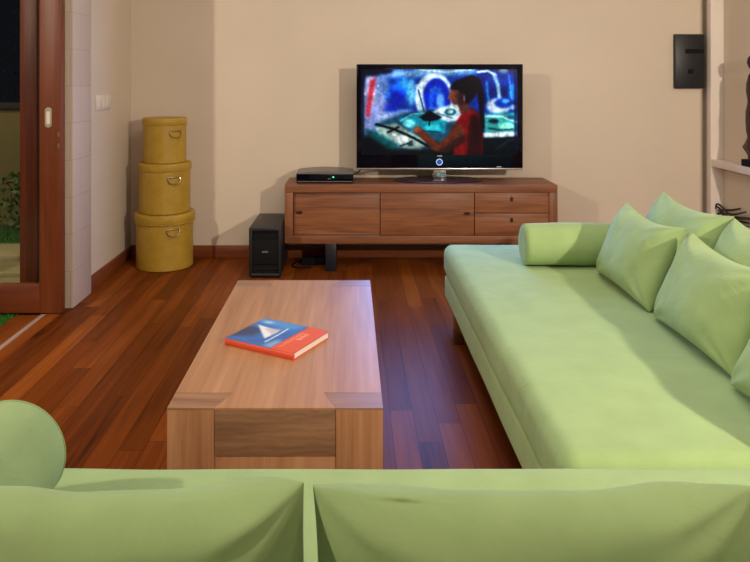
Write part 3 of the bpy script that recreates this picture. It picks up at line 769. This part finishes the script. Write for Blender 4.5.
for sy in (-1, 1):
    obj('end_beam', B(-hx + Aa + .0015, hx - Aa - .0015, *sorted((sy * (hy - .0004), sy * (hy - .1))), TH - 0.138, z0, bev=0.001), TABE, tb)
    obj('lower_panel', B(-hx + Aa, hx - Aa, *sorted((sy * (hy - .003), sy * (hy - .06))), 0.0, TH - 0.140, bev=0.001), TABV, tb)
for sx in (-1, 1):
    obj('side_apron', B(*sorted((sx * (hx - .001), sx * (hx - .06))), -hy + .13, hy - .13, 0.0, z0, bev=0.001), TAB, tb)

# ------------------------------------------------------------------ book
ang = math.radians(-29.0); SL = 0.288; BWd = 0.238
BA = Vector((-0.258, 2.508)) - Vector((math.cos(ang), math.sin(ang))) * SL / 2 - Vector((-math.sin(ang), math.cos(ang))) * BWd / 2
bk = thing('book', 'blue and orange hardback book with a sailing boat cover, on the coffee table', 'book', (BA.x, BA.y, TH), rz=ang)
obj('pages', B(0.003, SL - .004, 0.006, BWd - .004, 0.0025, 0.0215), PAPER, bk)
obj('back_cover', B(0, SL, 0, BWd, 0, 0.0025, bev=.0008), RED, bk)
sp = bmesh.new()
tube(sp, [(0.0005, 0.004, 0.012), (SL - .0005, 0.004, 0.012)], 0.0120, 20)
for v in sp.verts: v.co.y = 0.004 + (v.co.y - .004) * .5
obj('spine', sp, RED, bk)
fc = obj('front_cover', B(0, SL, 0, BWd, 0.0215, 0.024, bev=.0008), RED, bk)
Q = Paint(0, 281, 0, 236, 170, 142, (24, 96, 172))
Q.poly([(0, 150), (190, 150), (190, 236), (0, 236)], (30, 110, 190), 12); Q.poly([(0, 30), (80, 60), (60, 150), (0, 140)], (22, 48, 92), 12, .9)
Q.poly([(0, 200), (150, 180), (190, 236), (0, 236)], (70, 150, 214), 10, .8)
for i in range(9): Q.line([(10 + 17 * i % 90, 25 + 20 * i), (70 + 23 * i % 110, 32 + 19 * i)], 4, (90, 165, 220), 3, .5)
Q.poly([(150, 10), (190, 0), (190, 60), (170, 90)], (170, 190, 220), 8, .7)
Q.poly([(16, 168), (122, 62), (126, 150)], (232, 230, 232), 3); Q.poly([(60, 150), (126, 104), (126, 172)], (190, 176, 190), 5, .8)
Q.line([(141, 40), (143, 110), (140, 182)], 7, (226, 230, 236), 2); Q.ell(40, 205, 22, 12, (214, 224, 240), 7, .8)
Q.poly([(188, 0), (281, 0), (281, 236), (196, 236)], (216, 80, 50), 1.5)
for i in range(12): Q.line([(204 + 2 * (i % 3), 26 + 13 * i), (212 + 3 * (i % 2), 33 + 13 * i)], 5, (240, 170, 150), 1.5, .8)
for i in range(5): Q.line([(222 + (i % 2) * 4, 112 + 13 * i), (238 - (i % 3) * 3, 119 + 13 * i)], 6, (244, 190, 172), 1.5, .9)
me = Q.mesh('cover_picture', lambda a, c: (0.001 + a * (SL - .002), 0.001 + c * (BWd - .002), 0.0243), 'cover_picture')
me.materials.append(picture('cover_picture', 'cover_picture', 0, 0.3))
cp = bpy.data.objects.new('cover_picture', me); COL.objects.link(cp); cp.parent = fc

# ------------------------------------------------------------------ sofa: two upholstered sections
def rounded_slab(x0, x1, y0, y1, z0, z1, r, crown=0.0, seed=0, n=46):
    b = bmesh.new(); bmesh.ops.create_cube(b, size=1)
    for v in b.verts: v.co = Vector(((x0 + x1) / 2 + v.co.x * (x1 - x0), (y0 + y1) / 2 + v.co.y * (y1 - y0), (z0 + z1) / 2 + v.co.z * (z1 - z0)))
    bmesh.ops.bevel(b, geom=b.edges[:], offset=r, segments=6, profile=0.5, affect='EDGES')
    for ax, a0, a1 in ((0, x0, x1), (1, y0, y1)):
        m = max(4, int((a1 - a0) / 0.06))
        for i in range(1, m):
            p = [0, 0, 0]; p[ax] = a0 + r + (a1 - a0 - 2 * r) * i / m; no = [0, 0, 0]; no[ax] = 1
            bmesh.ops.bisect_plane(b, geom=b.verts[:] + b.edges[:] + b.faces[:], plane_co=p, plane_no=no)
    for v in b.verts:
        a = (v.co.x - x0) / (x1 - x0); c = (v.co.y - y0) / (y1 - y0); u = (v.co.z - z0) / (z1 - z0)
        wv = noise.noise(Vector((v.co.x * 3 + seed, v.co.y * 3, v.co.z * 3)))
        if u > .5: v.co.z += crown * (1 - (2 * a - 1) ** 4) * (1 - (2 * c - 1) ** 4) + wv * .004
        v.co.x += wv * .003; v.co.y += noise.noise(Vector((v.co.x * 4, v.co.y * 4 + seed, 7))) * .003
    return b
SZ = 0.415; SB = 0.137
s1 = thing('sofa_section', 'long pale-green sofa section running along the right side', 'sofa', (0.5, 1.625, 0), 'two green sofa sections')
obj('seat_cushion', rounded_slab(0, 1.2, 0.0, 2.155, 0.25, SZ, 0.05, .008, 1), FAB, s1)
obj('upholstered_base', rounded_slab(0.006, 1.19, 0.006, 2.12, SB, 0.262, 0.02, 0, 2), FAB, s1)
obj('backrest', rounded_slab(1.10, 1.25, 0.0, 1.70, SB, 0.64, 0.04, 0, 3), FAB, s1)
for x in (0.035, 1.12):
    for y in (0.10, 1.82): obj('leg', B(x - 0.025, x + 0.025, y - 0.025, y + 0.025, 0, SB + .004, bev=0.004), LEGW, s1)
s2 = thing('sofa_section', 'pale-green sofa section across the foreground with cushions along its back', 'sofa', (-0.86, 0.56, 0), 'two green sofa sections')
obj('seat_cushion', rounded_slab(0, 2.56, 0.0, 1.06, 0.25, SZ, 0.045, .002, 5), FAB, s2)
obj('upholstered_base', rounded_slab(0.006, 2.55, 0.006, 1.05, SB, 0.262, 0.02, 0, 6), FAB, s2)
obj('backrest', rounded_slab(0, 2.56, 0.04, 0.18, SB, 0.64, 0.04, 0, 7), FAB, s2)
for x in (0.06, 1.28, 2.50):
    for y in (0.06, 0.96): obj('leg', B(x - 0.025, x + 0.025, y - 0.025, y + 0.025, 0, SB + .004, bev=0.004), LEGW, s2)

# bolsters
def bolster(loc, rz, length, r, label):
    t = thing('bolster_cushion', label, 'bolster cushion', loc, 'green bolster cushions', rz)
    b = bmesh.new(); prof = [(r * .05, 0.004), (r * .5, 0.002), (r * .8, 0.0), (r * .92, 0.005), (r * .98, 0.016), (r, 0.030)]
    m = 26; prof += [(r * (1 + .012 * math.sin(i / m * math.pi)), 0.030 + (length - 0.060) * i / m) for i in range(1, m)]
    prof += [(r, length - .030), (r * .98, length - .016), (r * .92, length - .005), (r * .8, length), (r * .5, length - .002), (r * .05, length - .004)]
    lathe(b, prof, 56, axis='x', off=(0, 0, r))
    for v in b.verts:
        if v.co.z < 0.012: v.co.z = 0.012 * .4 + v.co.z * .6
        wv = noise.noise(Vector((v.co.x * 5, v.co.y * 9, v.co.z * 9 + rz))) * .003; v.co.y += wv; v.co.z += wv
    o = obj('cover', b, FAB, t, deg=60)
    for xx in (0.012, length - .012):
        p = bmesh.new(); tube(p, [(xx, r * .965 * math.cos(a), r + r * .965 * math.sin(a)) for a in [2 * math.pi * i / 48 for i in range(48)]], 0.0022, 6, True)
        obj('piping', p, FAB, o)
    return t
bolster((0.815, 3.31, SZ + .006), 0.0, 0.42, 0.098, 'pale-green bolster lying across the far end of the sofa')
bolster((-0.694, 0.75, SZ + .002), math.pi / 2, 0.70, 0.113, 'pale-green bolster at the left end of the foreground sofa')

# square cushions
def pillow_mesh(wd, ht, th, seed, bow=0.06, n=44, q=0.42, pinch=1.0, ex=2.6, rough_=.010):
    b = bmesh.new(); G = {}
    for side in (1, -1):
        for i in range(n + 1):
            for j in range(n + 1):
                u = -math.cos(math.pi * i / n); v = -math.cos(math.pi * j / n)
                edge = i in (0, n) or j in (0, n)
                if edge and side == -1: G[(side, i, j)] = G[(1, i, j)]; continue
                x = wd / 2 * u * (1 - bow * (1 - v * v)); y = ht / 2 * v * (1 - bow * (1 - u * u))
                f = max(0, (1 - abs(u) ** ex)) * max(0, (1 - abs(v) ** ex)); z = side * th / 2 * f ** q
                p = Vector((x * 6 + seed * 3.1, y * 6, side * 2.0 + seed))
                z += noise.noise(p) * rough_ * f ** .3 + noise.noise(p * 2.3) * rough_ * .45 * f ** .3
                # creases running in from the corners
                for su in (-1, 1):
                    for sv in (-1, 1):
                        du, dv = 1 - su * u, 1 - sv * v; rr = math.hypot(du, dv)
                        if rr < 1.1 and rr > 1e-4:
                            a = math.atan2(dv, du); z += side * .007 * pinch * math.sin(a * 9 + seed * 2 + su * 1.3 + sv) * min(1, rr * 3) * (1 - rr / 1.1) ** 1.2
                if edge: z = 0 + noise.noise(Vector((x * 9 + seed, y * 9, seed))) * .006
                G[(side, i, j)] = b.verts.new((x, y, z))
    for side in (1, -1):
        for i in range(n):
            for j in range(n):
                vs = [G[(side, i, j)], G[(side, i + 1, j)], G[(side, i + 1, j + 1)], G[(side, i, j + 1)]]
                try: b.faces.new(vs if side == 1 else vs[::-1])
                except ValueError: pass
    return b
def cushion(wd, ht, th, bottom, right, up, seed, label, group, bow=0.06, pinch=1.0, q=0.42, sag=0.0, ex=2.6, rough_=.010):
    """bottom = middle of the lower edge; right / up = directions of its width and height"""
    b = pillow_mesh(wd, ht, th, seed, bow, q=q, pinch=pinch, ex=ex, rough_=rough_)
    for v in b.verts:
        v.co.y += ht / 2
        if sag: v.co.y -= sag * (1 - (2 * v.co.x / wd) ** 2) * max(0, v.co.y / ht)
    r = Vector(right).normalized(); upv = Vector(up); upv = (upv - r * upv.dot(r)).normalized(); nn = r.cross(upv)
    o = obj('cushion', b, FAB, deg=180)
    M = Matrix((r, upv, nn)).transposed().to_4x4(); M.translation = Vector(bottom)
    o.matrix_world = M
    return tag(o, label, 'cushion', group)
ROW = 'green cushions along the right sofa'
UP1 = (0.15, 0, 0.315)
def row(y0, y1, xb, xt, ztop, seed, label, th=0.17, yaw=0.0, **kw):
    yc = (y0 + y1) / 2; dz = ztop - (SZ + .012)
    return cushion(y1 - y0, math.hypot(xt - xb, dz) , th, (xb, yc, SZ + .014), (yaw, -1, 0), (xt - xb, 0, dz), seed, label, ROW, **kw)
row(2.62, 3.16, 1.12, 1.255, 0.740, 1, 'pale-green cushion next to the bolster, farthest of the front row', bow=.07, sag=.02)
row(2.015, 2.56, 1.115, 1.255, 0.735, 2, 'pale-green cushion standing second from the bolster in the front row', bow=.07, sag=.02)
row(1.44, 1.99, 1.085, 1.245, 0.735, 3, 'pale-green cushion cut by the right edge of the photo, nearest of the front row', bow=.07, sag=.02)
row(2.66, 3.245, 1.27, 1.46, 0.776, 4, 'pale-green cushion behind the farthest front one, below the wall box', bow=.07, th=.15, sag=.02)
row(2.06, 2.655, 1.27, 1.46, 0.770, 5, 'pale-green cushion of the back row, in front of the twigs on the shelf', bow=.07, th=.15, sag=.02)
FRG = 'green cushions along the foreground sofa back'
def frow(x0, x1, seed, label, zt=0.752, yaw=0.0, tilt=0.0):
    return cushion(x1 - x0, 0.345, 0.14, ((x0 + x1) / 2, 0.985, SZ + .012), (-1, yaw, -tilt), (0, -0.06, zt - SZ - .012), seed, label, FRG, bow=.022, q=.54, pinch=1.1, sag=.024, ex=5, rough_=.018)
frow(-0.574, -0.050, 6, 'pale-green back cushion in the foreground, left one at the bottom edge', .718, tilt=.03)
frow(-0.049, 0.532, 7, 'pale-green back cushion in the foreground, wide one right of the gap', .732)
frow(0.540, 1.12, 8, 'pale-green back cushion in the foreground, just showing at the lower right corner', .735)

# ------------------------------------------------------------------ things on the shelves
fg = thing('carved_figurine', 'dark reddish carved wooden figurine on a black block on the shelf', 'figurine', (2.65, 4.598, 0.722))
obj('plinth', B(-0.04, 0.04, -0.09, 0.075, 0, 0.045, bev=0.003), BLACKM, fg)
b = bmesh.new()
prof = [(0.045, 0.045), (0.05, 0.075), (0.075, 0.10), (0.092, 0.125), (0.07, 0.15), (0.06, 0.19), (0.062, 0.24), (0.07, 0.30), (0.066, 0.36), (0.055, 0.43), (0.06, 0.50), (0.064, 0.55), (0.045, 0.60), (0.02, 0.63), (0.02, 0.645)]
lathe(b, prof, 32)
for v in b.verts:
    a = math.atan2(v.co.y, v.co.x); rr = 1 + .10 * math.sin(a * 5 + v.co.z * 30) + .07 * math.sin(v.co.z * 55)
    v.co.x *= .48 * rr; v.co.y *= rr
obj('carved_body', b, DARKRED, fg)
b = bmesh.new(); lathe(b, [(0.004, 0.64), (0.026, 0.65), (0.038, 0.685), (0.034, 0.715), (0.018, 0.735), (0.004, 0.74)], 24)
obj('head', b, DARKRED, fg)

tw = thing('twig_bundle', 'bundle of dark curved twigs on the lower shelf above the back cushions', 'decoration', (2.64, 4.62, 0.315))
b = bmesh.new(); r = random.Random(5)
def wpt(u, v, x=2.645):                      # a point in the shelf plane
    y = x * F / (u - U0); return Vector((x, y, H - (v - V0) * y / F)) - Vector((2.64, 4.62, 0.315))
paths = [[(715.5, 209), (716.5, 204.5), (719, 204.5), (722, 207), (728, 213), (736, 220), (741, 224)], [(715, 208), (716, 213), (718, 214), (722, 211), (718, 210.5)], [(718, 211), (724, 210), (732, 210), (740, 208.5)],
         [(721, 214), (726, 214), (734, 214.5), (746, 212)], [(724, 217), (730, 217), (738, 217.5), (749, 218)], [(728, 220), (736, 221), (749, 223)], [(727, 216), (722, 212), (719, 208), (716, 206)], [(731, 225), (740, 226), (749, 227)]]
for i, pth in enumerate(paths):
    pts = spl([wpt(u, v, 2.63 + .035 * (i % 3) / 2) for u, v in pth], 5); tube(b, pts, [0.0045 + .003 * math.sin(math.pi * j / len(pts)) for j in range(len(pts))], 7)
tube(b, spl([wpt(722, 213), wpt(728, 219), (0, 0.0, 0.06), (0, -.1, .012), (0, -.4, .012)], 5), 0.007, 7)
obj('twigs', b, TWIG, tw)
bxp = thing('wooden_panel', 'dark red wooden panel standing on the lower shelf at the right edge', 'ornament', (2.645, 4.60, 0.315))
obj('board', B(-0.012, 0.012, -0.2, 0.005, 0, 0.25, bev=.003), DARKRED, bxp)
obj('frame_edge', B(-0.016, 0.016, -0.21, -0.195, 0, 0.255, bev=.002), DARKRED, bxp)
